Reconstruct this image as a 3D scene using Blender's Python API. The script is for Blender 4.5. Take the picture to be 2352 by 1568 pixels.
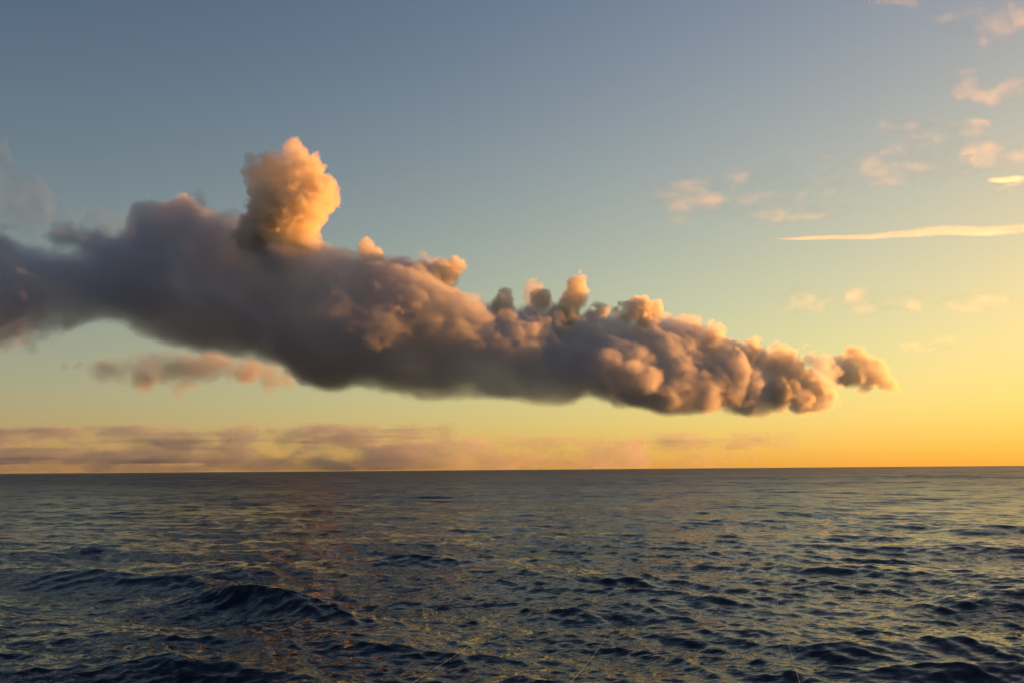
import bpy, math, random
import numpy as np
from mathutils import Vector, Matrix

sc = bpy.context.scene
for o in list(bpy.data.objects):
    bpy.data.objects.remove(o)
C = sc.collection

# ------------------------------------------------------------------ camera
CAM_H = 4.0
PITCH = math.radians(9.45)
ROLL = math.radians(0.44)
FOCAL = 27.0
cam_data = bpy.data.cameras.new('camera')
cam = bpy.data.objects.new('camera', cam_data)
C.objects.link(cam)
sc.camera = cam
cam_data.lens = FOCAL
cam_data.sensor_width = 36.0
cam_data.clip_start = 0.1
cam_data.clip_end = 200000.0
cam.matrix_world = (Matrix.Translation((0, 0, CAM_H))
                    @ Matrix.Rotation(math.pi / 2 + PITCH, 4, 'X')
                    @ Matrix.Rotation(-ROLL, 4, 'Z'))

# ------------------------------------------------------------------ sky and sun
SUN_EL = math.radians(5.0)
SUN_AZ = math.radians(53.0)          # clockwise from the view direction (+Y)
SUN_DIR = Vector((math.sin(SUN_AZ) * math.cos(SUN_EL), math.cos(SUN_AZ) * math.cos(SUN_EL), math.sin(SUN_EL)))

world = bpy.data.worlds.new('World')
sc.world = world
world.use_nodes = True


def build_world():
    nt = world.node_tree
    bg = nt.nodes['Background']
    N, L = nt.nodes.new, nt.links.new

    def math_(op, a, b=None, c=None):
        n = N('ShaderNodeMath'); n.operation = op
        for i, v in enumerate((a, b, c)):
            if v is None:
                continue
            if isinstance(v, (int, float)):
                n.inputs[i].default_value = v
            else:
                L(v, n.inputs[i])
        return n.outputs[0]

    sky = N('ShaderNodeTexSky')
    sky.sky_type = 'NISHITA'
    sky.sun_disc = False
    sky.sun_elevation = SUN_EL
    sky.sun_rotation = SUN_AZ
    sky.air_density = 1.0
    sky.dust_density = 0.3
    sky.ozone_density = 1.0
    tc = N('ShaderNodeTexCoord')
    sep = N('ShaderNodeSeparateXYZ'); L(tc.outputs['Generated'], sep.inputs[0])
    el = math_('MULTIPLY', math_('ARCSINE', sep.outputs[2]), 180 / math.pi)
    el = math_('MINIMUM', math_('MAXIMUM', el, 0.0), 42.0)          # degrees above the horizon
    dot = N('ShaderNodeVectorMath'); dot.operation = 'DOT_PRODUCT'
    L(tc.outputs['Generated'], dot.inputs[0]); dot.inputs[1].default_value = SUN_DIR
    cg = dot.outputs['Value']
    # highlight roll-off towards the sun: sky * .2 / (1 + 3 * mean * .2)
    sp = N('ShaderNodeSeparateColor'); L(sky.outputs[0], sp.inputs[0])
    mean = math_('MULTIPLY', math_('ADD', math_('ADD', sp.outputs[0], sp.outputs[1]), sp.outputs[2]), 0.2 / 3)
    k = math_('DIVIDE', 0.2, math_('MULTIPLY_ADD', mean, 3.0, 1.0))
    low = math_('EXPONENT', math_('MULTIPLY', el, -0.25))           # moist air near the horizon
    cgm = math_('MULTIPLY', cg, math_('EXPONENT', math_('MULTIPLY', el, -1 / 12)))
    coef = SKY_COEF
    ch = []
    for i in range(3):
        e = math_('MULTIPLY_ADD', el, coef[1][i] / 30.0, coef[0][i])
        e = math_('MULTIPLY_ADD', low, coef[2][i], e)
        e = math_('MULTIPLY_ADD', cg, coef[3][i], e)
        e = math_('MULTIPLY_ADD', cgm, coef[4][i], e)
        g = math_('MULTIPLY', math_('EXPONENT', e), k)
        ch.append(math_('MULTIPLY', g, sp.outputs[i]))
    cc = N('ShaderNodeCombineColor')
    for i in range(3):
        L(math_('MULTIPLY', ch[i], 8.12), cc.inputs[i])       # the strengths below are set for exposure +1.3
    L(cc.outputs[0], bg.inputs[0])
    bg.inputs[1].default_value = 0.05


SKY_COEF = [[0.972, 0.764, 0.469],
            [-0.903, -0.708, -0.241],
            [-0.673, -0.680, -0.050],
            [0.947, 0.686, 0.426],
            [-0.556, -0.224, -0.649]]
build_world()

sun_data = bpy.data.lights.new('sun', 'SUN')
sun_data.energy = 4.2
sun_data.color = (1.0, 0.37, 0.075)
sun_data.angle = math.radians(0.5)
sun = bpy.data.objects.new('sun', sun_data)
C.objects.link(sun)
sun.rotation_euler = SUN_DIR.to_track_quat('Z', 'Y').to_euler()

vs = sc.view_settings
sc.display_settings.display_device = 'sRGB'
vs.view_transform = 'Standard'
vs.look = 'None'
vs.exposure = 1.3
vs.gamma = 1.0
vs.use_curve_mapping = False

cy = sc.cycles
cy.use_adaptive_sampling = True
cy.adaptive_threshold = 0.03
cy.use_denoising = True
cy.denoiser = 'OPENIMAGEDENOISE'
cy.max_bounces = 12
cy.diffuse_bounces = 2
cy.glossy_bounces = 2
cy.transmission_bounces = 2
cy.volume_bounces = 7
cy.transparent_max_bounces = 48
cy.volume_step_rate = 3.0
cy.volume_max_steps = 1024
cy.caustics_reflective = False
cy.caustics_refractive = False
cy.sample_clamp_indirect = 8.0

# ------------------------------------------------------------------ helpers
RNG = np.random.default_rng(7)
V = 2352.0                                   # picture width that the outlines below were measured in
FV = FOCAL / 36.0 * V
CAM_M = np.array(cam.matrix_world)
CAM_R = CAM_M[:3, :3]
CAM_P = CAM_M[:3, 3]


def ray(x, y):
    d = CAM_R @ np.array([(x - V / 2) / FV, (784.0 - y) / FV, -1.0])
    return d


def at_depth(x, y, Y):
    """The point seen at (x, y) whose distance along +Y is Y."""
    d = ray(x, y)
    return CAM_P + d * (Y / d[1])


def at_height(x, y, H):
    d = ray(x, y)
    return CAM_P + d * ((H - CAM_P[2]) / d[2])


def to_px(P):
    q = (P - CAM_P) @ CAM_R
    return q[..., 0] / -q[..., 2] * FV + V / 2, 784.0 - q[..., 1] / -q[..., 2] * FV


def tag(o, label=None, cat=None, group=None, kind=None):
    for k, v in (('label', label), ('category', cat), ('group', group), ('kind', kind)):
        if v:
            o[k] = v
    return o


def spline_matrix(n, vox, cell, rng):
    """Cubic B-spline weights that interpolate a coarse random row to n samples."""
    t = np.arange(n) * vox / cell + rng.uniform(0, 1)
    i = np.floor(t).astype(int)
    f = t - i
    m = i.max() + 4
    W = np.zeros((n, m), np.float32)
    r = np.arange(n)
    W[r, i] = (1 - f) ** 3 / 6
    W[r, i + 1] = (3 * f ** 3 - 6 * f ** 2 + 4) / 6
    W[r, i + 2] = (-3 * f ** 3 + 3 * f ** 2 + 3 * f + 1) / 6
    W[r, i + 3] = f ** 3 / 6
    return W


def noise(shape, vox, cell, rng):
    """Smooth noise of unit spread on a regular lattice; cell may differ per axis."""
    cell = (cell,) * 3 if np.isscalar(cell) else cell
    W = [spline_matrix(n, v, c, rng) for n, v, c in zip(shape, vox, cell)]
    R = rng.standard_normal([w.shape[1] for w in W]).astype(np.float32)
    a = np.tensordot(W[0], R, (1, 0))
    a = np.tensordot(a, W[1], (1, 1)).transpose(0, 2, 1)
    a = np.tensordot(a, W[2], (2, 1))
    return a * 2.4


def fbm(shape, vox, cell, octaves, rng, gain=0.5):
    out = np.zeros(shape, np.float32)
    amp, tot = 1.0, 0.0
    cell = np.array((cell,) * 3 if np.isscalar(cell) else cell, float)
    for _ in range(octaves):
        if (cell < 1.5 * np.array(vox)).all():
            break
        out += amp * noise(shape, vox, np.maximum(cell, 1.5 * np.array(vox)), rng)
        tot += amp * amp
        amp *= gain
        cell = cell / 2.03
    return out / math.sqrt(tot)


def smooth(x):
    x = np.clip(x, 0, 1)
    return x * x * (3 - 2 * x)


# ------------------------------------------------------------------ cloud materials
def vapour_material(name, density, aniso=0.35, color=(1, 1, 1)):
    m = bpy.data.materials.new(name)
    m.use_nodes = True
    nt = m.node_tree
    nt.nodes.clear()
    out = nt.nodes.new('ShaderNodeOutputMaterial')
    pv = nt.nodes.new('ShaderNodeVolumePrincipled')
    pv.inputs['Color'].default_value = (*color, 1)
    pv.inputs['Density'].default_value = density
    pv.inputs['Anisotropy'].default_value = aniso
    nt.links.new(pv.outputs[0], out.inputs['Volume'])
    return m


def veil_material():
    """The thin skin of droplets at the edge of a cloud."""
    m = bpy.data.materials.new('cloud_edge')
    m.use_nodes = True
    nt = m.node_tree
    p = nt.nodes['Principled BSDF']
    p.inputs['Base Color'].default_value = (0.9, 0.9, 0.9, 1)
    p.inputs['Roughness'].default_value = 1.0
    p.inputs['Specular IOR Level'].default_value = 0.0
    p.inputs['Alpha'].default_value = 0.015
    return m


VEIL = veil_material()


def lattice_nodes(name, half, n, build, attr='water'):
    ng = bpy.data.node_groups.new(name, 'GeometryNodeTree')
    ng.interface.new_socket('Geometry', in_out='INPUT', socket_type='NodeSocketGeometry')
    ng.interface.new_socket('Geometry', in_out='OUTPUT', socket_type='NodeSocketGeometry')
    N, L = ng.nodes.new, ng.links.new
    gi, go = N('NodeGroupInput'), N('NodeGroupOutput')
    pos = N('GeometryNodeInputPosition')
    ma = N('ShaderNodeVectorMath'); ma.operation = 'MULTIPLY_ADD'
    ma.inputs[1].default_value = [(k - 1) / (2 * h) for k, h in zip(n, half)]
    ma.inputs[2].default_value = [(k - 1) / 2 + 0.5 for k in n]
    fl = N('ShaderNodeVectorMath'); fl.operation = 'FLOOR'
    sep = N('ShaderNodeSeparateXYZ')
    L(pos.outputs[0], ma.inputs[0]); L(ma.outputs[0], fl.inputs[0]); L(fl.outputs[0], sep.inputs[0])

    def to_int(s):
        c = N('FunctionNodeFloatToInt'); c.rounding_mode = 'ROUND'; L(s, c.inputs[0]); return c.outputs[0]

    def imath(op, a, b):
        m = N('FunctionNodeIntegerMath'); m.operation = op
        for i, v in enumerate((a, b)):
            if isinstance(v, int):
                m.inputs[i].default_value = v
            else:
                L(v, m.inputs[i])
        return m.outputs[0]
    ix, iy, iz = (to_int(sep.outputs[i]) for i in range(3))
    idx = imath('ADD', ix, imath('MULTIPLY', imath('ADD', iy, imath('MULTIPLY', iz, n[1])), n[0]))
    si = N('GeometryNodeSampleIndex'); si.data_type = 'FLOAT'; si.domain = 'POINT'; si.clamp = True
    na = N('GeometryNodeInputNamedAttribute'); na.data_type = 'FLOAT'; na.inputs['Name'].default_value = attr
    L(na.outputs[0], si.inputs['Value']); L(idx, si.inputs['Index'])
    vc = N('GeometryNodeVolumeCube')
    vc.inputs['Min'].default_value = [-h for h in half]
    vc.inputs['Max'].default_value = half
    for a, k in zip('XYZ', n):
        vc.inputs['Resolution ' + a].default_value = k
    L(si.outputs[0], vc.inputs['Density'])
    build(N, L, gi, go, si, vc)
    return ng


def make_cloud(name, parent, centre, rot, half, n, rho, mat, threshold=0.25, adaptivity=0.25, outer=None):
    """One cloud or lobe: a mesh of its outer edge, and the droplets inside it as a child volume.
    rho: array (nx, ny, nz) of 0..1 droplet density on the local box; outer: the same without the thin places inside."""
    outer = rho if outer is None else outer
    lat = bpy.data.meshes.new(name + '_lattice')
    ax = [np.linspace(-h, h, k, dtype=np.float32) for h, k in zip(half, n)]
    lat.vertices.add(int(rho.size))
    co = np.empty((n[2], n[1], n[0], 3), np.float32)
    co[..., 0] = ax[0]; co[..., 1] = ax[1][:, None]; co[..., 2] = ax[2][:, None, None]
    lat.vertices.foreach_set('co', co.ravel())
    a = lat.attributes.new('water', 'FLOAT', 'POINT')
    a.data.foreach_set('value', np.ascontiguousarray(rho.transpose(2, 1, 0), dtype=np.float32).ravel())
    a = lat.attributes.new('edge', 'FLOAT', 'POINT')
    a.data.foreach_set('value', np.ascontiguousarray(outer.transpose(2, 1, 0), dtype=np.float32).ravel())
    lob = bpy.data.objects.new(name + '_lattice', lat)          # never linked to the scene: only holds the numbers

    def hull_nodes(N, L, gi, go, si, vc):
        L(gi.outputs[0], si.inputs[0])
        v2 = N('GeometryNodeVolumeToMesh'); v2.inputs['Threshold'].default_value = threshold
        v2.inputs['Adaptivity'].default_value = adaptivity
        L(vc.outputs[0], v2.inputs[0]); L(v2.outputs[0], go.inputs[0])
    C.objects.link(lob)
    md = lob.modifiers.new('edge', 'NODES'); md.node_group = lattice_nodes('edge', half, n, hull_nodes, 'edge')
    dg = bpy.context.evaluated_depsgraph_get()
    hull = bpy.data.meshes.new_from_object(lob.evaluated_get(dg))
    hull.name = name
    lob.modifiers.remove(md)
    C.objects.unlink(lob)
    hull.materials.clear(); hull.materials.append(VEIL)
    hull.shade_smooth()
    M = Matrix.Translation(centre) @ Matrix.Rotation(rot, 4, 'Z')
    hob = bpy.data.objects.new(name, hull)
    C.objects.link(hob)
    if parent is not None:
        hob.parent = parent
        hob.matrix_parent_inverse = parent.matrix_world.inverted()
    hob.matrix_world = M

    def vol_nodes(N, L, gi, go, si, vc):
        oi = N('GeometryNodeObjectInfo'); oi.transform_space = 'ORIGINAL'
        oi.inputs['Object'].default_value = lob
        L(oi.outputs['Geometry'], si.inputs[0])
        sm = N('GeometryNodeSetMaterial'); sm.inputs['Material'].default_value = mat
        L(vc.outputs[0], sm.inputs[0]); L(sm.outputs[0], go.inputs[0])
    vd = bpy.data.volumes.new('vapour')
    vd.materials.append(mat)
    vob = bpy.data.objects.new('vapour', vd)
    C.objects.link(vob)
    vmd = vob.modifiers.new('droplets', 'NODES'); vmd.node_group = lattice_nodes('droplets', half, n, vol_nodes)
    vob.parent = hob
    return hob


# ------------------------------------------------------------------ blob clouds
STREET = math.radians(38.0)                                   # the cloud street runs away to the right


def street_depth(x, H=600.0):
    return (H - 0.052 * x) * FV / (315.0 - 0.1 * x)


def grow(blobs, rng, levels=2, kids=(11, 8), scale=(0.42, 0.42)):
    """Cauliflower: children budding on the surface of each blob. blobs: (x, y, z, r)."""
    out = [np.array(blobs, float)]
    cur = out[0]
    for lv in range(levels):
        new = []
        for b in cur:
            d = rng.standard_normal((kids[lv], 3))
            d /= np.linalg.norm(d, axis=1, keepdims=True)
            d[:, 2] = np.where(d[:, 2] < -0.35, -d[:, 2], d[:, 2])
            r = b[3] * scale[lv] * rng.uniform(0.65, 1.2, kids[lv])
            p = b[:3] + d * (b[3] * 0.86)
            new.append(np.concatenate([p, r[:, None]], 1))
        cur = np.concatenate(new)
        out.append(cur)
    return np.concatenate(out)


def blob_cloud(name, parent, blobs, vox, mat, rng, pad, warp, warp_cell, erode, erode_cell, edge,
               base_z=None, base_soft=60.0, levels=2, thin=0.0, thin_cell=300.0, kids=(11, 8), scale=(0.42, 0.42), threshold=0.25):
    """blobs: world (x, y, z, r) list."""
    B = np.array(blobs, float)
    cs, sn = math.cos(STREET), math.sin(STREET)
    L = np.stack([B[:, 0] * cs + B[:, 1] * sn, -B[:, 0] * sn + B[:, 1] * cs, B[:, 2], B[:, 3]], 1)
    G = grow(L, rng, levels, kids, scale)
    lo = (L[:, :3] - L[:, 3:] * 1.5).min(0) - pad
    hi = (L[:, :3] + L[:, 3:] * 1.5).max(0) + pad
    n = [int(v) + 1 for v in np.ceil((hi - lo) / vox)]
    cen = (lo + hi) / 2
    half = [(k - 1) * vox / 2 for k in n]
    ax = [np.linspace(-h, h, k, dtype=np.float32) + c for h, k, c in zip(half, n, cen)]
    vx = (vox,) * 3
    Wx = ax[0][:, None, None] + warp * fbm(n, vx, warp_cell, 3, rng)
    Wy = ax[1][None, :, None] + warp * fbm(n, vx, warp_cell, 3, rng)
    Wz = ax[2][None, None, :] + warp * 0.8 * fbm(n, vx, warp_cell, 3, rng)
    S = np.full(n, 1e3, np.float32)
    mg = warp * 2.2 + edge * 2 + erode * 2
    for x, y, z, r in G:
        R = r + mg
        sl = []
        for a, c in zip(ax, (x, y, z)):
            i0 = int(np.searchsorted(a, c - R)); i1 = int(np.searchsorted(a, c + R))
            sl.append(slice(i0, i1))
        if any(s.stop <= s.start for s in sl):
            continue
        sl = tuple(sl)
        d = np.sqrt((Wx[sl] - x) ** 2 + (Wy[sl] - y) ** 2 + (Wz[sl] - z) ** 2) - r
        np.minimum(S[sl], d, out=S[sl])
    del Wx, Wy, Wz
    er = 0.75 * fbm(n, vx, erode_cell, 6, rng, 0.68)
    amp = 0.8
    for cell in (erode_cell * 1.1, erode_cell * 0.52, erode_cell * 0.26):
        er -= amp * (np.abs(noise(n, vx, max(cell, 1.6 * vox), rng)) - 0.75) * -1.0
        amp *= 0.6
    rho = smooth((-S + erode * er) / edge + 0.5)
    if base_z is not None:
        zz = ax[2][None, None, :] - base_z + base_soft * 0.6 * fbm(n, vx, (400, 400, 150), 3, rng)
        rho *= smooth(zz / base_soft + 0.5)
    for i in range(3):                                         # nothing may touch the box
        s = [slice(None)] * 3
        for e in (0, -1):
            s[i] = e; rho[tuple(s)] = 0
    outer = rho.copy()
    if thin > 0:
        rho *= np.clip(1 - thin * (0.5 + 0.6 * fbm(n, vx, thin_cell, 4, rng)), 0.04, 1)
    c = (cen[0] * cs - cen[1] * sn, cen[0] * sn + cen[1] * cs, cen[2])
    print(name, n, 'voxels', rho.size)
    return make_cloud(name, parent, c, STREET, half, n, rho, mat, threshold, outer=outer)


def px_blobs(lst, rng, Hdepth=600.0, dY=0.0, spread=0.5):
    out = []
    for t in lst:
        x, y, r = t[:3]
        Y = street_depth(x, Hdepth) + dY + (t[3] if len(t) > 3 else 0.0)
        R = r * Y / FV
        Y += rng.uniform(-1, 1) * spread * R
        p = at_depth(x, y, Y)
        out.append((p[0], p[1], p[2], R))
    return out


def street_body(name, parent, top, bot, vox, mat, rng):
    """The long body of the street: a rounded, flat-bottomed section swept along the street, billowing above and ragged below."""
    cs, sn = math.cos(STREET), math.sin(STREET)
    P = []
    for x in np.linspace(top[0, 0], top[-1, 0], 90):
        t = np.interp(x, top[:, 0], top[:, 1]); b = np.interp(x, bot[:, 0], bot[:, 1])
        Y = street_depth(x); h = (b - t) / 2 * Y / FV
        for y in (t - 40, b + 30):
            for dy in (-1.2 * h - 110, 1.9 * h + 110):
                P.append(at_depth(x, y, Y + dy))
    P = np.array(P)
    Lp = np.stack([P[:, 0] * cs + P[:, 1] * sn, -P[:, 0] * sn + P[:, 1] * cs, P[:, 2]], 1)
    lo, hi = Lp.min(0), Lp.max(0)
    n = [int(v) + 1 for v in np.ceil((hi - lo) / vox)]
    cen = (lo + hi) / 2
    half = [(k - 1) * vox / 2 for k in n]
    ax = [np.linspace(-h, h, k, dtype=np.float32) + c for h, k, c in zip(half, n, cen)]
    vx = (vox,) * 3
    w1 = 45 * fbm(n, vx, 420, 3, rng); w2 = 40 * fbm(n, vx, 420, 3, rng); w3 = 26 * fbm(n, vx, 380, 3, rng)
    X = ax[0][:, None, None] + w1; Y = ax[1][None, :, None] + w2; Z = ax[2][None, None, :] + w3
    del w1, w2, w3
    wx = X * cs - Y * sn; wy = X * sn + Y * cs
    qx = (wx - CAM_P[0]) * CAM_R[0, 0] + (wy - CAM_P[1]) * CAM_R[1, 0] + (Z - CAM_P[2]) * CAM_R[2, 0]
    qy = (wx - CAM_P[0]) * CAM_R[0, 1] + (wy - CAM_P[1]) * CAM_R[1, 1] + (Z - CAM_P[2]) * CAM_R[2, 1]
    qz = -((wx - CAM_P[0]) * CAM_R[0, 2] + (wy - CAM_P[1]) * CAM_R[1, 2] + (Z - CAM_P[2]) * CAM_R[2, 2])
    px = qx / qz * FV + V / 2; py = 784.0 - qy / qz * FV
    t = np.interp(px, top[:, 0], top[:, 1]).astype(np.float32); b = np.interp(px, bot[:, 0], bot[:, 1]).astype(np.float32)
    Yc = street_depth(px); sc_ = Yc / FV
    h = np.maximum((b - t) / 2, 0.5)
    dv = (py - (t + b) / 2) / h                                  # -1 crest .. 1 base
    dl = (wy - Yc - 0.35 * h * sc_) / (np.maximum(h * sc_, 40) * 1.25)
    dvs = np.where(dv > 0, np.abs(dv) ** 1.6, np.abs(dv))        # flatter underneath
    S = (np.sqrt(dvs ** 2 + dl ** 2) - 1) * np.maximum(h * sc_, 30)
    up = smooth(0.38 - dv * 0.9)                                  # 1 near the crest
    del X, Y, Z, qx, qy, qz
    bil = np.zeros(n, np.float32); amp = 1.0
    for cell in (230, 125, 66, 36, 20):
        bil += amp * (np.abs(noise(n, vx, max(cell, 1.6 * vox), rng)) - 0.75); amp *= 0.68
    wisp = fbm(n, vx, (280, 280, 200), 5, rng, 0.72)
    left = 0.35 * smooth((420 - px) / 420.0)                            # the near end is torn and thin
    shred = fbm(n, vx, (150, 150, 110), 5, rng, 0.7)
    S = S - up * 50 * bil - (26 * up + 50 * (1 - up)) * (1 - 2.8 * left) * np.clip(wisp, -1.6, 1.6) - 250 * left * shred - 14 * up - 10 - 90 * left
    S = np.maximum(S, (px - 1925) * sc_)
    # lobes standing out on the near side
    for x, y, r, f in ((1400, 815, 32, 0.9), (1440, 845, 28, 0.95), (1485, 872, 24, 1.0), (1530, 895, 18, 1.0), (860, 800, 28, 0.9), (905, 825, 26, 0.95),
                       (1720, 880, 26, .8), (1850, 905, 30, .7)):
        c = at_depth(x, y, street_depth(x))
        hh = np.interp(x, bot[:, 0], bot[:, 1]) - np.interp(x, top[:, 0], top[:, 1])
        m = street_depth(x) / FV
        c = at_depth(x, y, street_depth(x) - f * hh / 2 * m)
        d = np.sqrt((wx - c[0]) ** 2 + (wy - c[1]) ** 2 + (1.25 * (ax[2][None, None, :] - c[2])) ** 2) - r * m
        S = np.minimum(S, d + 14 - 46 * bil - 50 * wisp)
    edge = 26 + 84 * (1 - up) + 30 * left
    rho = smooth(-S / edge + 0.5)
    for i in range(3):
        q = [slice(None)] * 3
        for e in (0, -1):
            q[i] = e; rho[tuple(q)] = 0
    outer = rho.copy()
    rho *= np.clip(0.72 - 0.30 * fbm(n, vx, 300, 5, rng, 0.66), 0.42, 1)
    c = (cen[0] * cs - cen[1] * sn, cen[0] * sn + cen[1] * cs, cen[2])
    print(name, n, 'voxels', rho.size)
    return make_cloud(name, parent, c, STREET, half, n, rho, mat, 0.25, outer=outer)


def build_main_cloud():
    rng = np.random.default_rng(11)
    mat = vapour_material('cumulus_vapour', 0.030, 0.35, (1.0, 0.95, 0.83))  # droplets tinted warm: part of the sunset light is put into their colour
    root = bpy.data.objects.new('cumulus_cloud', None)
    C.objects.link(root)
    root.location = at_depth(1000, 780, street_depth(1000))
    tag(root, 'long dark cumulus bank with sunlit orange towers stretching across the sky above the sea', 'cloud')
    bpy.context.view_layer.update()

    top = np.array([(-330, 690), (-250, 620), (-80, 605), (0, 600), (60, 605), (110, 595), (160, 578), (215, 555), (270, 550), (295, 540), (335, 510), (385, 492), (440, 490), (480, 520), (520, 540), (600, 560),
                    (700, 580), (760, 580), (830, 600), (880, 605), (960, 640), (1030, 690), (1080, 715), (1150, 712), (1230, 695), (1290, 720), (1360, 712), (1440, 725),
                    (1520, 745), (1580, 760), (1650, 790), (1720, 815), (1800, 835), (1860, 865), (1910, 892), (1945, 925)], float)
    bot = np.array([(-330, 692), (-250, 750), (-80, 760), (0, 745), (60, 762), (150, 745), (220, 735), (260, 750), (300, 775), (350, 795), (420, 805), (480, 812), (550, 830), (640, 850), (700, 870),
                    (760, 880), (820, 868), (900, 885), (970, 898), (1050, 893), (1150, 905), (1250, 910), (1350, 908), (1450, 920), (1600, 927), (1700, 935), (1850, 940), (1910, 935), (1945, 926)], float)
    top[:, 1] -= np.interp(top[:, 0], [0, 700, 1000, 1700, 1900], [0, 0, 14, 12, 0])
    bot[:, 1] -= np.interp(bot[:, 0], [-100, 100, 300, 700, 1000], [-14, 0, 20, 8, 0])
    dark = vapour_material('shaded_vapour', 0.011, 0.4, (0.84, 0.86, 0.89))  # greyer droplets: the shade on the body is partly put into their colour
    body = street_body('cloud_body', root, top, bot, BODY_VOX, dark, rng)
    tag(body, 'dark grey flat-bottomed body of the cloud bank')

    tip = vapour_material('tip_vapour', 0.016, 0.4, (1.0, 0.95, 0.83))  # thinner droplets, with the same sunset warmth put into their colour
    towers = [
        ('tall golden tower rising highest from the bank', 5.0, 30.0,
         [(680, 368, 38), (704, 385, 36), (645, 395, 42), (606, 405, 30), (582, 404, 17), (668, 430, 62), (715, 436, 46), (736, 462, 32), (702, 482, 50), (764, 458, 14), (648, 482, 76),
          (622, 525, 70), (680, 515, 58), (590, 545, 50), (694, 548, 34), (640, 565, 66)]),
        ('grey tower with a pale orange cap', 6.0, 60.0,
         [(432, 468, 22), (456, 472, 20), (416, 484, 20), (444, 494, 26), (472, 506, 16), (459, 437, 6), (430, 505, 26)]),
        ('orange lobe on the crest of the bank', 7.5, 60.0,
         [(1032, 622, 28), (1003, 638, 30), (950, 655, 50), (1020, 655, 35), (1040, 692, 18), (1060, 708, 20), (1092, 706, 18), (915, 640, 30), (860, 594, 26), (845, 615, 30), (938, 604, 8)]),
        ('slim upright orange turret', 8.0, 40.0,
         [(1322, 655, 22), (1308, 668, 18), (1312, 692, 26), (1330, 682, 20), (1302, 722, 30), (1162, 668, 15), (1156, 690, 17), (1150, 712, 22), (1372, 715, 18), (1240, 690, 22)]),
        ('rounded golden turret', 8.0, 40.0,
         [(1474, 706, 27), (1502, 718, 24), (1448, 718, 20), (1480, 735, 26), (1415, 712, 12)]),
        ('golden knobbly far end of the bank', 9.0, 40.0,
         [(1600, 758, 20), (1582, 765, 20), (1645, 767, 21), (1660, 788, 18), (1628, 795, 28), (1680, 805, 20), (1725, 802, 24), (1742, 818, 24), (1795, 818, 30), (1778, 835, 34),
          (1822, 842, 27), (1850, 865, 25), (1880, 888, 25), (1902, 903, 20), (1700, 835, 30), (1840, 900, 30), (1790, 890, 38)]),
    ]
    for lab, vox, dY, lst in towers:
        r2 = np.random.default_rng(int(lst[0][0]))
        tw = blob_cloud('cloud_tower', root, px_blobs(lst, r2, dY=dY), vox, dark if 'cap' in lab else (tip if 'far end' in lab else mat), r2, 40, 14, 150, 22, 70, 20, levels=1, kids=(14,), scale=(0.36,), thin=0.3, thin_cell=160)  # the capped tower takes the body's greyed droplets, shade put into the colour
        tag(tw, lab)


def build_side_clouds():
    rng = np.random.default_rng(5)
    sunset_warm = vapour_material('small_cumulus_vapour', 0.013, 0.35, (1.0, 0.95, 0.83))  # warm droplet colour carries some of the sunset light
    o = blob_cloud('cumulus_cloud', None, px_blobs([(1962, 828, 28), (1928, 844, 25), (1985, 838, 26), (2004, 858, 26), (2032, 874, 21), (1950, 862, 28), (2050, 888, 15), (1990, 876, 24), (1925, 868, 18)], rng, dY=600),
                   10.0, sunset_warm, rng, 60, 20, 180, 22, 100, 50, levels=1, thin=0.3, thin_cell=150)
    tag(o, 'small rounded golden cloud detached beyond the right tip of the dark bank', 'cloud')
    thin = vapour_material('ragged_vapour', 0.010, 0.3)
    o = blob_cloud('ragged_cloud', None, px_blobs([(1858, 822, 17), (1884, 846, 19), (1872, 832, 17), (1896, 866, 18), (1912, 884, 15), (1905, 850, 14)], rng, dY=-150),
                   9.0, thin, rng, 40, 22, 110, 26, 60, 40, levels=1, thin=0.5, thin_cell=120)
    tag(o, 'grey ragged scrap of cloud between the bank and the small golden cloud', 'cloud')
    mauve = vapour_material('mauve_vapour', 0.009, 0.2, (0.70, 0.68, 0.70))
    lst = [(262, 838, 24), (300, 842, 26), (345, 850, 28), (395, 845, 30), (440, 850, 30), (485, 852, 28), (530, 850, 26), (580, 855, 24), (630, 862, 22), (420, 866, 20), (340, 865, 18), (680, 872, 18), (500, 868, 18)]
    o = blob_cloud('ragged_cloud', None, px_blobs(lst, rng, dY=900, spread=1.2), 10.0, mauve, rng, 60, 34, 200, 26, 110, 80, levels=1, thin=0.5, thin_cell=220)
    tag(o, 'ragged reddish strip of cloud hanging under the left part of the dark bank', 'cloud')
    o = blob_cloud('ragged_cloud', None, px_blobs([(150, 840, 7), (170, 842, 9), (190, 842, 9), (208, 840, 6), (180, 841, 9), (160, 841, 8)], rng, dY=900, spread=1.0), 8.0, mauve, rng, 40, 16, 120, 16, 60, 30, levels=1)
    tag(o, 'tiny grey streak of cloud left of the reddish strip', 'cloud')
    soft = vapour_material('soft_vapour', 0.0012, 0.1, (0.28, 0.31, 0.35))
    o = blob_cloud('wispy_cloud', None, px_blobs([(-40, 380, 60), (20, 395, 45), (50, 415, 30), (0, 350, 25), (-90, 360, 70)], rng, dY=-300), 12.0, soft, rng, 100, 45, 260, 75, 220, 190, levels=1)
    tag(o, 'soft grey wisp of cloud at the left edge high above the bank', 'cloud')
    o = blob_cloud('wispy_cloud', None, px_blobs([(-30, 540, 45), (30, 530, 38), (80, 545, 40), (130, 545, 36), (180, 560, 32), (-80, 550, 60), (230, 545, 28)], rng, dY=-250), 12.0, soft, rng, 80, 34, 260, 55, 200, 120, levels=1, thin=.4)
    tag(o, 'thin mauve veil of cloud just above the left end of the bank', 'cloud')


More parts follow.
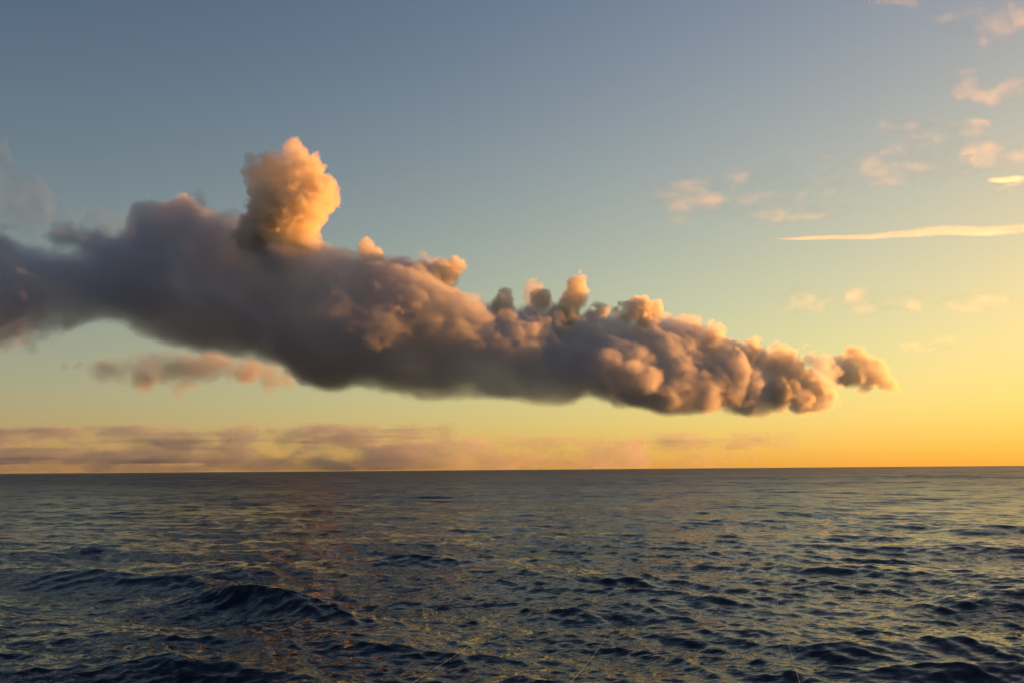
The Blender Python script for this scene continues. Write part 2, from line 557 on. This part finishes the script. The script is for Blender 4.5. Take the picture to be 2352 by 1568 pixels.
# ------------------------------------------------------------------ thin high clouds, lying flat
def sheet_cloud(name, strokes, H, mat, rng, vox, thick, cell, rough=1.0, soft=1.5, group=None, label=None, stretch=3.0, curl=1.0, threshold=0.1):
    """strokes: (x, y, rx, ry) soft ellipses; the cloud lies in a level sheet at height H."""
    pts = []
    for x, y, rx, ry in strokes:
        for sx, sy in ((-2.3, 0), (2.3, 0), (0, -2.6), (0, 2.6)):
            pts.append(at_height(x + sx * rx, y + sy * ry, H))
    pts = np.array(pts)
    cen = (pts.min(0) + pts.max(0)) / 2
    az = math.atan2(cen[0], cen[1])
    rot = -az
    cs, sn = math.cos(rot), math.sin(rot)
    lx = pts[:, 0] * cs + pts[:, 1] * sn; ly = -pts[:, 0] * sn + pts[:, 1] * cs
    cl = ((lx.min() + lx.max()) / 2, (ly.min() + ly.max()) / 2)
    half = [(lx.max() - lx.min()) / 2, (ly.max() - ly.min()) / 2, thick * 1.6]
    elev = math.atan2(H, math.hypot(*cen[:2]))
    vy = vox / math.sin(elev) * 0.8
    vz = thick / 5
    n = [max(4, int(2 * h / v) + 1) for h, v in zip(half, (vox, vy, vz))]
    vx = [2 * h / (k - 1) for h, k in zip(half, n)]
    ax = [np.linspace(-h, h, k) for h, k in zip(half, n)]
    X, Y, Z = np.meshgrid(*ax, indexing='ij')
    gx, gy = X + cl[0], Y + cl[1]
    P = np.stack([gx * cs - gy * sn, gx * sn + gy * cs, Z + H], -1)
    px, py = to_px(P)
    px = px + 0.0; py = py + 0.0
    sm = 1.0 / math.sin(elev)
    wx = fbm(n, vx, (cell * 2, cell * 2 * sm, thick * 4), 4, rng, 0.6); wy = fbm(n, vx, (cell * 3, cell * 1.6 * sm, thick * 4), 4, rng, 0.6)
    F = np.zeros(n)
    for x, y, rx, ry in strokes:
        F = np.maximum(F, 1 - np.sqrt(((px - x) / (rx * 1.8) + 0.32 * curl * wx) ** 2 + ((py - y) / (ry * 1.8) + 0.45 * curl * wy) ** 2))
    f1 = fbm(n, vx, (cell * stretch, cell * sm, thick * 2), 5, rng, 0.62)
    prof = np.exp(-(Z / (thick * 0.55)) ** 2)
    rho = smooth(F * 1.25) * np.clip(0.52 + 0.62 * rough * f1, 0, 2) ** 1.5 / soft * prof
    rho[np.abs(Z) > thick * 1.5] = 0
    outer = smooth(F * 1.5) * np.clip(0.75 + 0.1 * f1, 0, 1) * np.exp(-(Z / (thick * 0.4)) ** 2)
    for i in range(3):
        s = [slice(None)] * 3
        for e in (0, -1):
            s[i] = e; rho[tuple(s)] = 0; outer[tuple(s)] = 0
    c = (cl[0] * cs - cl[1] * sn, cl[0] * sn + cl[1] * cs, H)
    print(name, n)
    o = make_cloud(name, None, c, rot, half, n, rho, mat, threshold, 0.3, outer)
    return tag(o, label, 'cloud', group)


def build_high_clouds():
    rng = np.random.default_rng(21)
    faint = vapour_material('cirrus_vapour', 0.0010, 0.5)
    bright = vapour_material('cirrus_streak_vapour', 0.0055, 0.6)
    g = 'thin high clouds in the upper right of the sky'
    sheets = [
        ('wispy_cloud', [(1590, 452, 80, 30), (1690, 438, 90, 30), (1790, 422, 90, 28), (1805, 395, 20, 14), (1650, 465, 60, 14)], faint, 'largest pale pink wisp of cloud, above the right half of the dark bank'),
        ('wispy_cloud', [(1790, 490, 45, 18), (1860, 490, 50, 10), (1910, 486, 40, 10)], faint, 'short pink wisp just below the largest pale wisp'),
        ('wispy_cloud', [(2030, 385, 60, 30), (2090, 395, 60, 22), (2135, 378, 45, 14), (1990, 355, 16, 8), (1910, 358, 20, 7)], faint, 'broken pink wisp between the largest pale wisp and the bright scrap'),
        ('wispy_cloud', [(2120, 306, 70, 20), (2200, 335, 80, 32), (2265, 362, 60, 20), (2220, 282, 36, 7)], faint, 'slanting beige wisp below the small pink puffs near the right edge'),
        ('wispy_cloud', [(2215, 180, 30, 12), (2240, 212, 40, 18), (2275, 220, 32, 20), (2330, 205, 36, 22)], faint, 'cluster of small pink puffs high near the right edge'),
        ('wispy_cloud', [(2250, 60, 60, 26), (2285, 72, 44, 30), (2180, 50, 50, 14), (2345, 40, 20, 18)], faint, 'topmost broad pink wisp in the upper right corner'),
        ('wispy_cloud', [(2065, 4, 40, 10)], faint, 'faint pink wisp cut by the top edge of the sky'),
        ('wispy_cloud', [(1845, 694, 38, 17)], faint, 'leftmost of the three small peach puffs above the sunset glow'),
        ('wispy_cloud', [(1985, 695, 55, 12), (2020, 688, 45, 18), (2002, 692, 60, 20)], faint, 'middle and longest of the three small peach puffs above the sunset glow'),
        ('wispy_cloud', [(2235, 690, 48, 15)], faint, 'rightmost of the three small peach puffs above the sunset glow'),
        ('wispy_cloud', [(2140, 790, 44, 11)], faint, 'faint peach puff low above the golden tip cloud'),
        ('bright_cloud', [(2290, 441, 15, 4.5), (2310, 435, 17, 5), (2330, 427, 18, 5), (2352, 420, 18, 6), (2300, 413, 26, 4), (2340, 411, 26, 5)], bright, 'small bright yellow forked scrap of cloud at the right edge'),
    ]
    for nm, st, m, lab in sheets:
        Hh = 3200.0 if st[0][1] < 560 else 1800.0
        elev = (1073 - st[0][1]) / FV
        dist = Hh / math.tan(elev)
        o = sheet_cloud(nm, st, Hh, m, rng, dist * 2.6 / FV, 70.0, dist * 17 / FV, label=lab, group=g, curl=0.3 if nm == 'bright_cloud' else 0.75)
    st = []
    for t in np.linspace(0, 1, 26):
        x = 1815 + t * 600
        y = np.interp(x, [1815, 1900, 2000, 2100, 2160, 2200, 2260, 2352, 2420], [549, 546, 544, 537, 529, 528, 532, 524, 516])
        r = np.interp(x, [1815, 1860, 2000, 2120, 2200, 2300, 2420], [1.5, 3, 4.2, 6.2, 7.5, 6.6, 7])
        st.append((x, y, 26, r))
    o = sheet_cloud('cloud_streak', st, 3200.0, bright, rng, 14.0, 34.0, 170.0, rough=0.5, soft=0.75, label='long bright yellow contrail-like streak of cloud running to the right edge', group=None, stretch=4, curl=0.2)


# ------------------------------------------------------------------ clouds low over the horizon
def far_cloud(name, D, blobs, mat, rng, label, vox=22.0, warp=30, erode=40, edge=80, levels=2, squash=1.0, thin=0.0, cat='cloud', group=None):
    """blobs: (x, y, rx, ry) ellipses on an upright sheet D metres away."""
    s = D / FV
    P = np.array([at_depth(x, y, D) for x, y, rx, ry in blobs])
    rx = np.array([b[2] for b in blobs]) * s; ry = np.array([b[3] for b in blobs]) * s
    dep = np.maximum(ry * 2.0, 150)
    yo = rng.uniform(-1, 1, len(blobs)) * dep * 0.5
    lo = np.array([(P[:, 0] - rx * 1.4).min() - 250, (yo - dep * 1.3).min() - 200, max(8.0, (P[:, 2] - ry * 1.6).min() - 60)])
    hi = np.array([(P[:, 0] + rx * 1.4).max() + 250, (yo + dep * 1.3).max() + 200, (P[:, 2] + ry * 1.6).max() + 120])
    vx = (vox, vox * 2.5, vox * 0.75)
    n = [max(5, int((b - a) / v) + 1) for a, b, v in zip(lo, hi, vx)]
    cen = (lo + hi) / 2; half = [float(v) for v in (hi - lo) / 2]
    ax = [np.linspace(a, b, k, dtype=np.float32) for a, b, k in zip(lo, hi, n)]
    A = np.meshgrid(*ax, indexing='ij')
    wc = 420.0
    W = [A[i] + w * fbm(n, vx, (wc, wc, wc * 0.6), 4, rng, 0.6) for i, w in enumerate((warp * 1.6, warp, warp * 0.8))]
    S = np.full(n, -9.0, np.float32)
    allb = [(P[i, 0], yo[i], P[i, 2], rx[i], dep[i], ry[i]) for i in range(len(blobs))]
    if levels:
        for (x, y, z, a, b, c) in list(allb):
            for _ in range(int(10 * max(1, a / (c * 2)))):
                u = rng.uniform(-1, 1); th = math.sqrt(1 - u * u)
                r = c * rng.uniform(0.25, 0.5)
                allb.append((x + u * a * 0.95, y + rng.uniform(-.7, .3) * b, z + th * c * 0.9, r * 1.15, r * 1.6, r))
    for x, y, z, a, b, c in allb:
        i0, i1 = np.searchsorted(ax[0], (x - a * 1.5 - 100, x + a * 1.5 + 100))
        if i1 <= i0:
            continue
        sl = slice(i0, i1)
        q = np.sqrt(((W[0][sl] - x) / a) ** 2 + ((W[1][sl] - y) / b) ** 2 + ((W[2][sl] - z) / c) ** 2)
        np.maximum(S[sl], (1 - q) * c, out=S[sl])
    rho = smooth((S + erode * fbm(n, vx, (wc, wc, wc * .5), 5, rng, 0.6)) / edge + 0.5)
    outer = rho.copy()
    if thin:
        rho *= np.clip(1 - thin * (0.5 + 0.7 * fbm(n, vx, (4500, 3000, 110), 3, rng)), 0.05, 1)
    rho *= smooth((n[0] / 2 - np.abs(np.arange(n[0]) - (n[0] - 1) / 2)) / 14.0)[:, None, None]
    for i in range(3):
        q = [slice(None)] * 3
        for e in (0, -1):
            q[i] = e; rho[tuple(q)] = 0; outer[tuple(q)] = 0
    print(name, n)
    o = make_cloud(name, None, (cen[0], D + cen[1], cen[2]), 0.0, half, n, rho, mat, 0.3, 0.3, outer)
    return tag(o, label, cat, group)


def build_horizon_clouds():
    rng = np.random.default_rng(33)
    bank = vapour_material('bank_vapour', 0.0017, 0.2, (0.58, 0.68, 0.80))
    streak = vapour_material('streak_vapour', 0.0020, 0.2, (0.50, 0.58, 0.70))
    haze_ = vapour_material('heap_vapour', 0.0009, 0.2, (0.72, 0.76, 0.86))
    D = 17000.0
    L = []
    for x in range(-60, 960, 45):
        yy = np.interp(x, [-60, 200, 500, 800, 960], [1043, 1046, 1055, 1062, 1069])
        L.append((x + rng.uniform(-15, 15), yy + rng.uniform(-4, 6), 60, np.interp(x, [0, 600, 960], [16, 11, 6])))
        L.append((x, np.interp(x, [-60, 960], [1070, 1070]), 70, 12))
    L += [(95, 1008, 22, 10), (30, 1012, 35, 8), (170, 1016, 30, 7), (-20, 1008, 30, 9), (330, 1030, 30, 6), (560, 1036, 24, 6)]
    far_cloud('cloud_bank', D, L, bank, rng, 'long mauve layered cloud bank lying on the left horizon', vox=20, thin=0.12, warp=12, erode=16, edge=30)
    far_cloud('streak_cloud', D - 2500, [(x, 1004 + 3 * math.sin(x * .02), 40, 3.2) for x in range(760, 960, 28)] + [(800, 1010, 70, 3.5), (720, 1014, 80, 4), (860, 1012, 60, 2.6)], streak, rng,
              'thin dark lens-shaped streak cloud above the right end of the mauve bank', vox=16, warp=6, erode=8, edge=24, levels=0)
    far_cloud('streak_cloud', D - 2500, [(x, 1011 + 2 * math.sin(x * .03), 50, 3.4) for x in range(250, 620, 36)] + [(90, 1032, 140, 6), (300, 1036, 160, 5), (480, 1030, 90, 3.5), (60, 1052, 120, 4)], streak, rng,
              'flat dark grey streak clouds banded across the mauve bank', vox=18, warp=10, erode=12, edge=30, levels=0, thin=0.3)
    far_cloud('puff_cloud', D - 2500, [(702, 1000, 13, 6), (712, 995, 6, 6), (690, 1004, 10, 3)], streak, rng,
              'tiny pink pointed puff standing on top of the mauve bank', vox=12, warp=12, erode=12, edge=24)
    far_cloud('cumulus_cloud', D + 1500, [(930, 1050, 50, 16), (960, 1042, 30, 13), (1005, 1043, 40, 15), (1060, 1041, 50, 16), (1110, 1044, 40, 14), (1170, 1053, 60, 12), (1240, 1054, 60, 12), (1310, 1059, 60, 9), (1380, 1061, 50, 8),
              (1000, 1062, 90, 16), (1150, 1064, 120, 14), (1300, 1066, 120, 10)], haze_, rng, 'low pink heap of cumulus on the middle of the horizon', vox=18, warp=16, erode=20, edge=40)
    far_cloud('puff_cloud', D - 2500, [(925, 1050, 22, 9), (890, 1055, 26, 6), (945, 1046, 8, 8)], streak, rng, 'small lit cloudlet in front of the pink heap at its left end', vox=14, warp=14, erode=14, edge=30)
    far_cloud('ragged_cloud', D, [(1450, 1040, 24, 10), (1465, 1034, 10, 9), (1500, 1042, 40, 6), (1545, 1036, 50, 6), (1610, 1040, 50, 6), (1660, 1046, 50, 5), (1440, 1055, 40, 8), (1520, 1056, 60, 6)], haze_, rng,
              'torn grey cloud low on the horizon under the right half of the bank', vox=16, warp=24, erode=26, edge=50)
    far_cloud('ragged_cloud', D, [(1620, 1013, 50, 3.2), (1690, 1012, 40, 5), (1740, 1016, 40, 5), (1560, 1014, 30, 2.5), (1700, 1022, 40, 3)], haze_, rng,
              'faint row of torn brown scraps floating above the torn grey cloud', vox=16, warp=24, erode=20, edge=36)


# ------------------------------------------------------------------ sea
def water_material():
    m = bpy.data.materials.new('sea_water')
    m.use_nodes = True
    nt = m.node_tree
    N, L = nt.nodes.new, nt.links.new
    p = nt.nodes['Principled BSDF']
    p.inputs['Base Color'].default_value = (0.004, 0.009, 0.016, 1)
    p.inputs['IOR'].default_value = 1.333
    p.inputs['Specular Tint'].default_value = (0.90, 0.95, 1.0, 1)
    geo = N('ShaderNodeNewGeometry')

    def math_(op, a, b=None, c=None):
        n = N('ShaderNodeMath'); n.operation = op
        for i, v in enumerate((a, b, c)):
            if v is None:
                continue
            if isinstance(v, (int, float)):
                n.inputs[i].default_value = v
            else:
                L(v, n.inputs[i])
        return n.outputs[0]
    ln = N('ShaderNodeVectorMath'); ln.operation = 'LENGTH'; L(geo.outputs['Position'], ln.inputs[0])
    dist = ln.outputs['Value']
    far = N('ShaderNodeMapRange'); far.interpolation_type = 'SMOOTHSTEP'
    far.inputs['From Min'].default_value = 1.2; far.inputs['From Max'].default_value = 3.0    # log10 metres
    lg = math_('LOGARITHM', dist, 10.0)
    L(lg, far.inputs['Value'])
    acc = None
    for cell, stretch, k_near, k_far, rot in ((0.09, 3.0, 0.26, 0.10, 0.2), (0.36, 2.8, 0.15, 0.20, -0.15), (2.2, 2.4, 0.0, 0.32, 0.1), (11.0, 2.8, 0.0, 0.30, -0.1), (50.0, 3.0, 0.0, 0.24, 0.05)):
        mp = N('ShaderNodeMapping'); L(geo.outputs['Position'], mp.inputs['Vector'])
        mp.inputs['Rotation'].default_value = (0, 0, rot)
        mp.inputs['Scale'].default_value = (1 / (cell * stretch), 1 / cell, 0.02 / cell)
        nz = N('ShaderNodeTexNoise'); nz.inputs['Scale'].default_value = 1.0; nz.inputs['Detail'].default_value = 4.0
        nz.inputs['Roughness'].default_value = 0.68
        L(mp.outputs[0], nz.inputs['Vector'])
        sb = N('ShaderNodeVectorMath'); sb.operation = 'SUBTRACT'; sb.inputs[1].default_value = (0.5, 0.5, 0.5)
        L(nz.outputs['Color'], sb.inputs[0])
        kk = math_('MULTIPLY_ADD', far.outputs[0], 4 * (k_far - k_near), 4 * k_near)
        ml = N('ShaderNodeVectorMath'); ml.operation = 'SCALE'; L(sb.outputs[0], ml.inputs[0]); L(kk, ml.inputs['Scale'])
        if acc is None:
            acc = ml.outputs[0]
        else:
            ad = N('ShaderNodeVectorMath'); ad.operation = 'ADD'; L(acc, ad.inputs[0]); L(ml.outputs[0], ad.inputs[1]); acc = ad.outputs[0]
    mp = N('ShaderNodeMapping'); L(geo.outputs['Position'], mp.inputs['Vector']); mp.inputs['Scale'].default_value = (0.10, 0.16, 0.0)
    gust = N('ShaderNodeTexNoise'); gust.inputs['Scale'].default_value = 1.0; gust.inputs['Detail'].default_value = 3.0
    L(mp.outputs[0], gust.inputs['Vector'])                       # cat's paws: rougher and smoother patches
    gm = N('ShaderNodeMapRange'); L(gust.outputs[0], gm.inputs['Value'])
    for k_, v_ in (('From Min', 0.35), ('From Max', 0.65), ('To Min', 0.45), ('To Max', 1.45)):
        gm.inputs[k_].default_value = v_
    gs = N('ShaderNodeVectorMath'); gs.operation = 'SCALE'; L(acc, gs.inputs[0]); L(gm.outputs[0], gs.inputs['Scale'])
    fl = N('ShaderNodeVectorMath'); fl.operation = 'MULTIPLY'; L(gs.outputs[0], fl.inputs[0]); fl.inputs[1].default_value = (0.6, 1, 0)
    ad = N('ShaderNodeVectorMath'); ad.operation = 'ADD'; L(geo.outputs['Normal'], ad.inputs[0]); L(fl.outputs[0], ad.inputs[1])
    nm = N('ShaderNodeVectorMath'); nm.operation = 'NORMALIZE'; L(ad.outputs[0], nm.inputs[0])
    L(nm.outputs[0], p.inputs['Normal'])
    L(math_('MULTIPLY_ADD', far.outputs[0], 0.36, 0.07), p.inputs['Roughness'])
    return m


def build_sea():
    rng = np.random.default_rng(3)
    az = np.concatenate([np.radians(np.linspace(-180, -48, 34)[:-1]), np.radians(np.linspace(-48, 48, 1150)), np.radians(np.linspace(48, 180, 34)[1:-1])])
    r = [0.6]
    while r[-1] < 90000:
        x = r[-1]
        k = 0.05 if x < 9 else (0.0050 if x < 380 else (0.012 if x < 900 else 0.04))
        r.append(x * (1 + k))
    r = np.array(r)
    nr, na = len(r), len(az)
    R = np.repeat(r, na).reshape(nr, na)
    X0 = R * np.sin(az); Y0 = R * np.cos(az)
    dr = np.gradient(r)
    sp = np.maximum(dr, 0)[:, None] * np.ones(na)
    X0 = X0.astype(np.float32); Y0 = Y0.astype(np.float32); sp = sp.astype(np.float32)
    Z = np.zeros_like(X0); DX = np.zeros_like(X0); DY = np.zeros_like(X0)
    # wind sea from the upper right of the picture, with a long low swell
    nw = 230
    lam = np.exp(rng.uniform(math.log(0.17), math.log(20.0), nw))
    lam = np.sort(lam)[::-1]
    main = math.radians(-112)                                   # travel direction (measured from +X)
    for i, l in enumerate(lam):
        spread = np.interp(l, [0.5, 3, 10, 26], [0.62, 0.42, 0.38, 0.35])
        th = main + rng.normal() * spread
        k = 2 * math.pi / l
        steep = np.interp(l, [0.2, 0.6, 1.5, 3, 6, 10, 20], [0.052, 0.042, 0.023, 0.016, 0.014, 0.013, 0.007])
        a = steep / k
        cx, cyy = math.cos(th), math.sin(th)
        w = np.clip((l / (sp[:, :1]) - 1.6) / 2.0, 0, 1)
        rows = np.nonzero(w[:, 0] > 0)[0]
        if len(rows) == 0:
            continue
        m = rows.max() + 1
        ph = k * (cx * X0[:m] + cyy * Y0[:m]) + rng.uniform(0, 6.283)
        # each train comes in groups
        gk = k / rng.uniform(5, 9)
        env = 0.65 + 0.5 * np.sin(gk * (math.cos(th + .7) * X0[:m] + math.sin(th + .7) * Y0[:m]) + rng.uniform(0, 6.283))
        aw = (a * w[:m]) * env
        Z[:m] += aw * np.cos(ph)
        s = aw * np.sin(ph) * 1.15
        DX[:m] -= cx * s; DY[:m] -= cyy * s
    # the larger waves that stand out near the boat: (x, y) of the crest in the outline measure, height, length, widths, heading
    for px, py, amp, l, wa, wc, deg in ((600, 1395, 0.78, 5.8, 2.4, 3.4, -118), (200, 1335, 0.36, 6.0, 2.6, 4.0, -112), (440, 1345, 0.28, 4.6, 2.2, 2.6, -112), (480, 1560, 0.28, 4.0, 1.7, 2.6, -114),
                                        (2300, 1385, 0.30, 5.6, 2.6, 2.8, -75), (2230, 1545, 0.22, 3.4, 1.4, 1.9, -92), (2100, 1480, 0.22, 3.8, 1.7, 2.2, -84), (1700, 1440, 0.14, 4.6, 2.4, 3.4, -92),
                                        (1240, 1400, 0.15, 4.4, 2.2, 3.6, -100), (900, 1480, 0.20, 4.2, 2.0, 2.4, -112), (1000, 1290, 0.16, 6.0, 3.0, 6.0, -100), (1500, 1330, 0.13, 6.0, 3.0, 5.0, -90)):
        c = at_height(px, py, 0.0)
        th = math.radians(deg); cx, cyy = math.cos(th), math.sin(th)
        m = int(np.searchsorted(r, 150))
        u = (X0[:m] - c[0]) * cx + (Y0[:m] - c[1]) * cyy
        v = -(X0[:m] - c[0]) * cyy + (Y0[:m] - c[1]) * cx
        u = u + 0.10 * v * np.sin(v * 0.9 / wc + px)
        env = amp * np.exp(-(u / wa) ** 2 - (v / wc) ** 2)
        k = 2 * math.pi / l
        Z[:m] += env * np.cos(k * u)
        s = env * np.sin(k * u) * 0.85
        DX[:m] -= cx * s; DY[:m] -= cyy * s
    co = np.stack([X0 + DX, Y0 + DY, Z], -1).reshape(-1, 3).astype(np.float32)
    idx = np.arange(nr * na).reshape(nr, na)
    nxt = np.roll(idx, -1, axis=1)
    q = np.stack([idx[:-1], idx[1:], nxt[1:], nxt[:-1]], -1).reshape(-1, 4)
    q = q[:, ::-1]
    cap = idx[0][::-1]
    me = bpy.data.meshes.new('sea')
    nf = len(q)
    me.vertices.add(len(co)); me.vertices.foreach_set('co', co.ravel())
    loops = np.concatenate([q.ravel(), cap])
    me.loops.add(len(loops)); me.loops.foreach_set('vertex_index', loops.astype(np.int32))
    me.polygons.add(nf + 1)
    me.polygons.foreach_set('loop_start', np.arange(nf + 1, dtype=np.int32) * 4)
    me.update(calc_edges=True)
    if me.polygons[0].normal.z < 0:
        me.flip_normals()
    me.shade_smooth()
    me.materials.append(water_material())
    o = bpy.data.objects.new('sea', me)
    C.objects.link(o)
    tag(o, kind='structure')
    print('sea', nr, na, 'Hs', 4 * Z[(r > 12) & (r < 60)].std())
    return o


# ------------------------------------------------------------------ fishing lines
def build_lines():
    m = bpy.data.materials.new('nylon_line')
    m.use_nodes = True
    p = m.node_tree.nodes['Principled BSDF']
    p.inputs['Base Color'].default_value = (0.5, 0.48, 0.44, 1)
    p.inputs['Roughness'].default_value = 0.35
    specs = [
        ((1393, 1457), (1290, 1568), 0.0010, 'pale fishing line entering the water right of the middle, brightest of the three'),
        ((1165, 1412), (915, 1568), 0.0007, 'fishing line slanting through the middle foreground, longest and faintest of the three'),
        ((1783, 1369), (1822, 1500), 0.0006, 'short fishing line in the right foreground leaning the other way'),
    ]
    for (x0, y0), (x1, y1), rad, lab in specs:
        a = at_height(x0, y0, 0.05)
        d1 = ray(x1, y1)
        b = CAM_P + d1 * 7.0                                  # where the line passes on its way up to the rod
        e = a + (b - a) * 1.35
        a2 = a - (b - a) * 0.04
        nseg, ns = 40, 6
        ts = np.linspace(0, 1, nseg)
        sag = 0.10
        ctr = np.array([a2 + (e - a2) * t + np.array([0, 0, -sag * 4 * t * (1 - t)]) for t in ts])
        dirv = (e - a2) / np.linalg.norm(e - a2)
        u = np.cross(dirv, (0, 0, 1)); u /= np.linalg.norm(u)
        w = np.cross(dirv, u)
        vs_, fs = [], []
        for c_ in ctr:
            for j in range(ns):
                t = 2 * math.pi * j / ns
                vs_.append(c_ + rad * (math.cos(t) * u + math.sin(t) * w))
        for i in range(nseg - 1):
            for j in range(ns):
                fs.append((i * ns + j, i * ns + (j + 1) % ns, (i + 1) * ns + (j + 1) % ns, (i + 1) * ns + j))
        fs.append(tuple(range(ns))[::-1]); fs.append(tuple((nseg - 1) * ns + j for j in range(ns)))
        me = bpy.data.meshes.new('fishing_line'); me.from_pydata([tuple(v) for v in vs_], [], fs); me.shade_smooth(); me.materials.append(m)
        o = bpy.data.objects.new('fishing_line', me); C.objects.link(o)
        tag(o, lab, 'fishing line', 'fishing lines trailing in the water')


BODY_VOX = 9.5
import time as _t
T0 = _t.time()
build_sea(); print('t', _t.time() - T0)
build_main_cloud(); print('t', _t.time() - T0)
build_side_clouds(); print('t', _t.time() - T0)
build_high_clouds(); print('t', _t.time() - T0)
build_horizon_clouds(); print('t', _t.time() - T0)
build_lines()
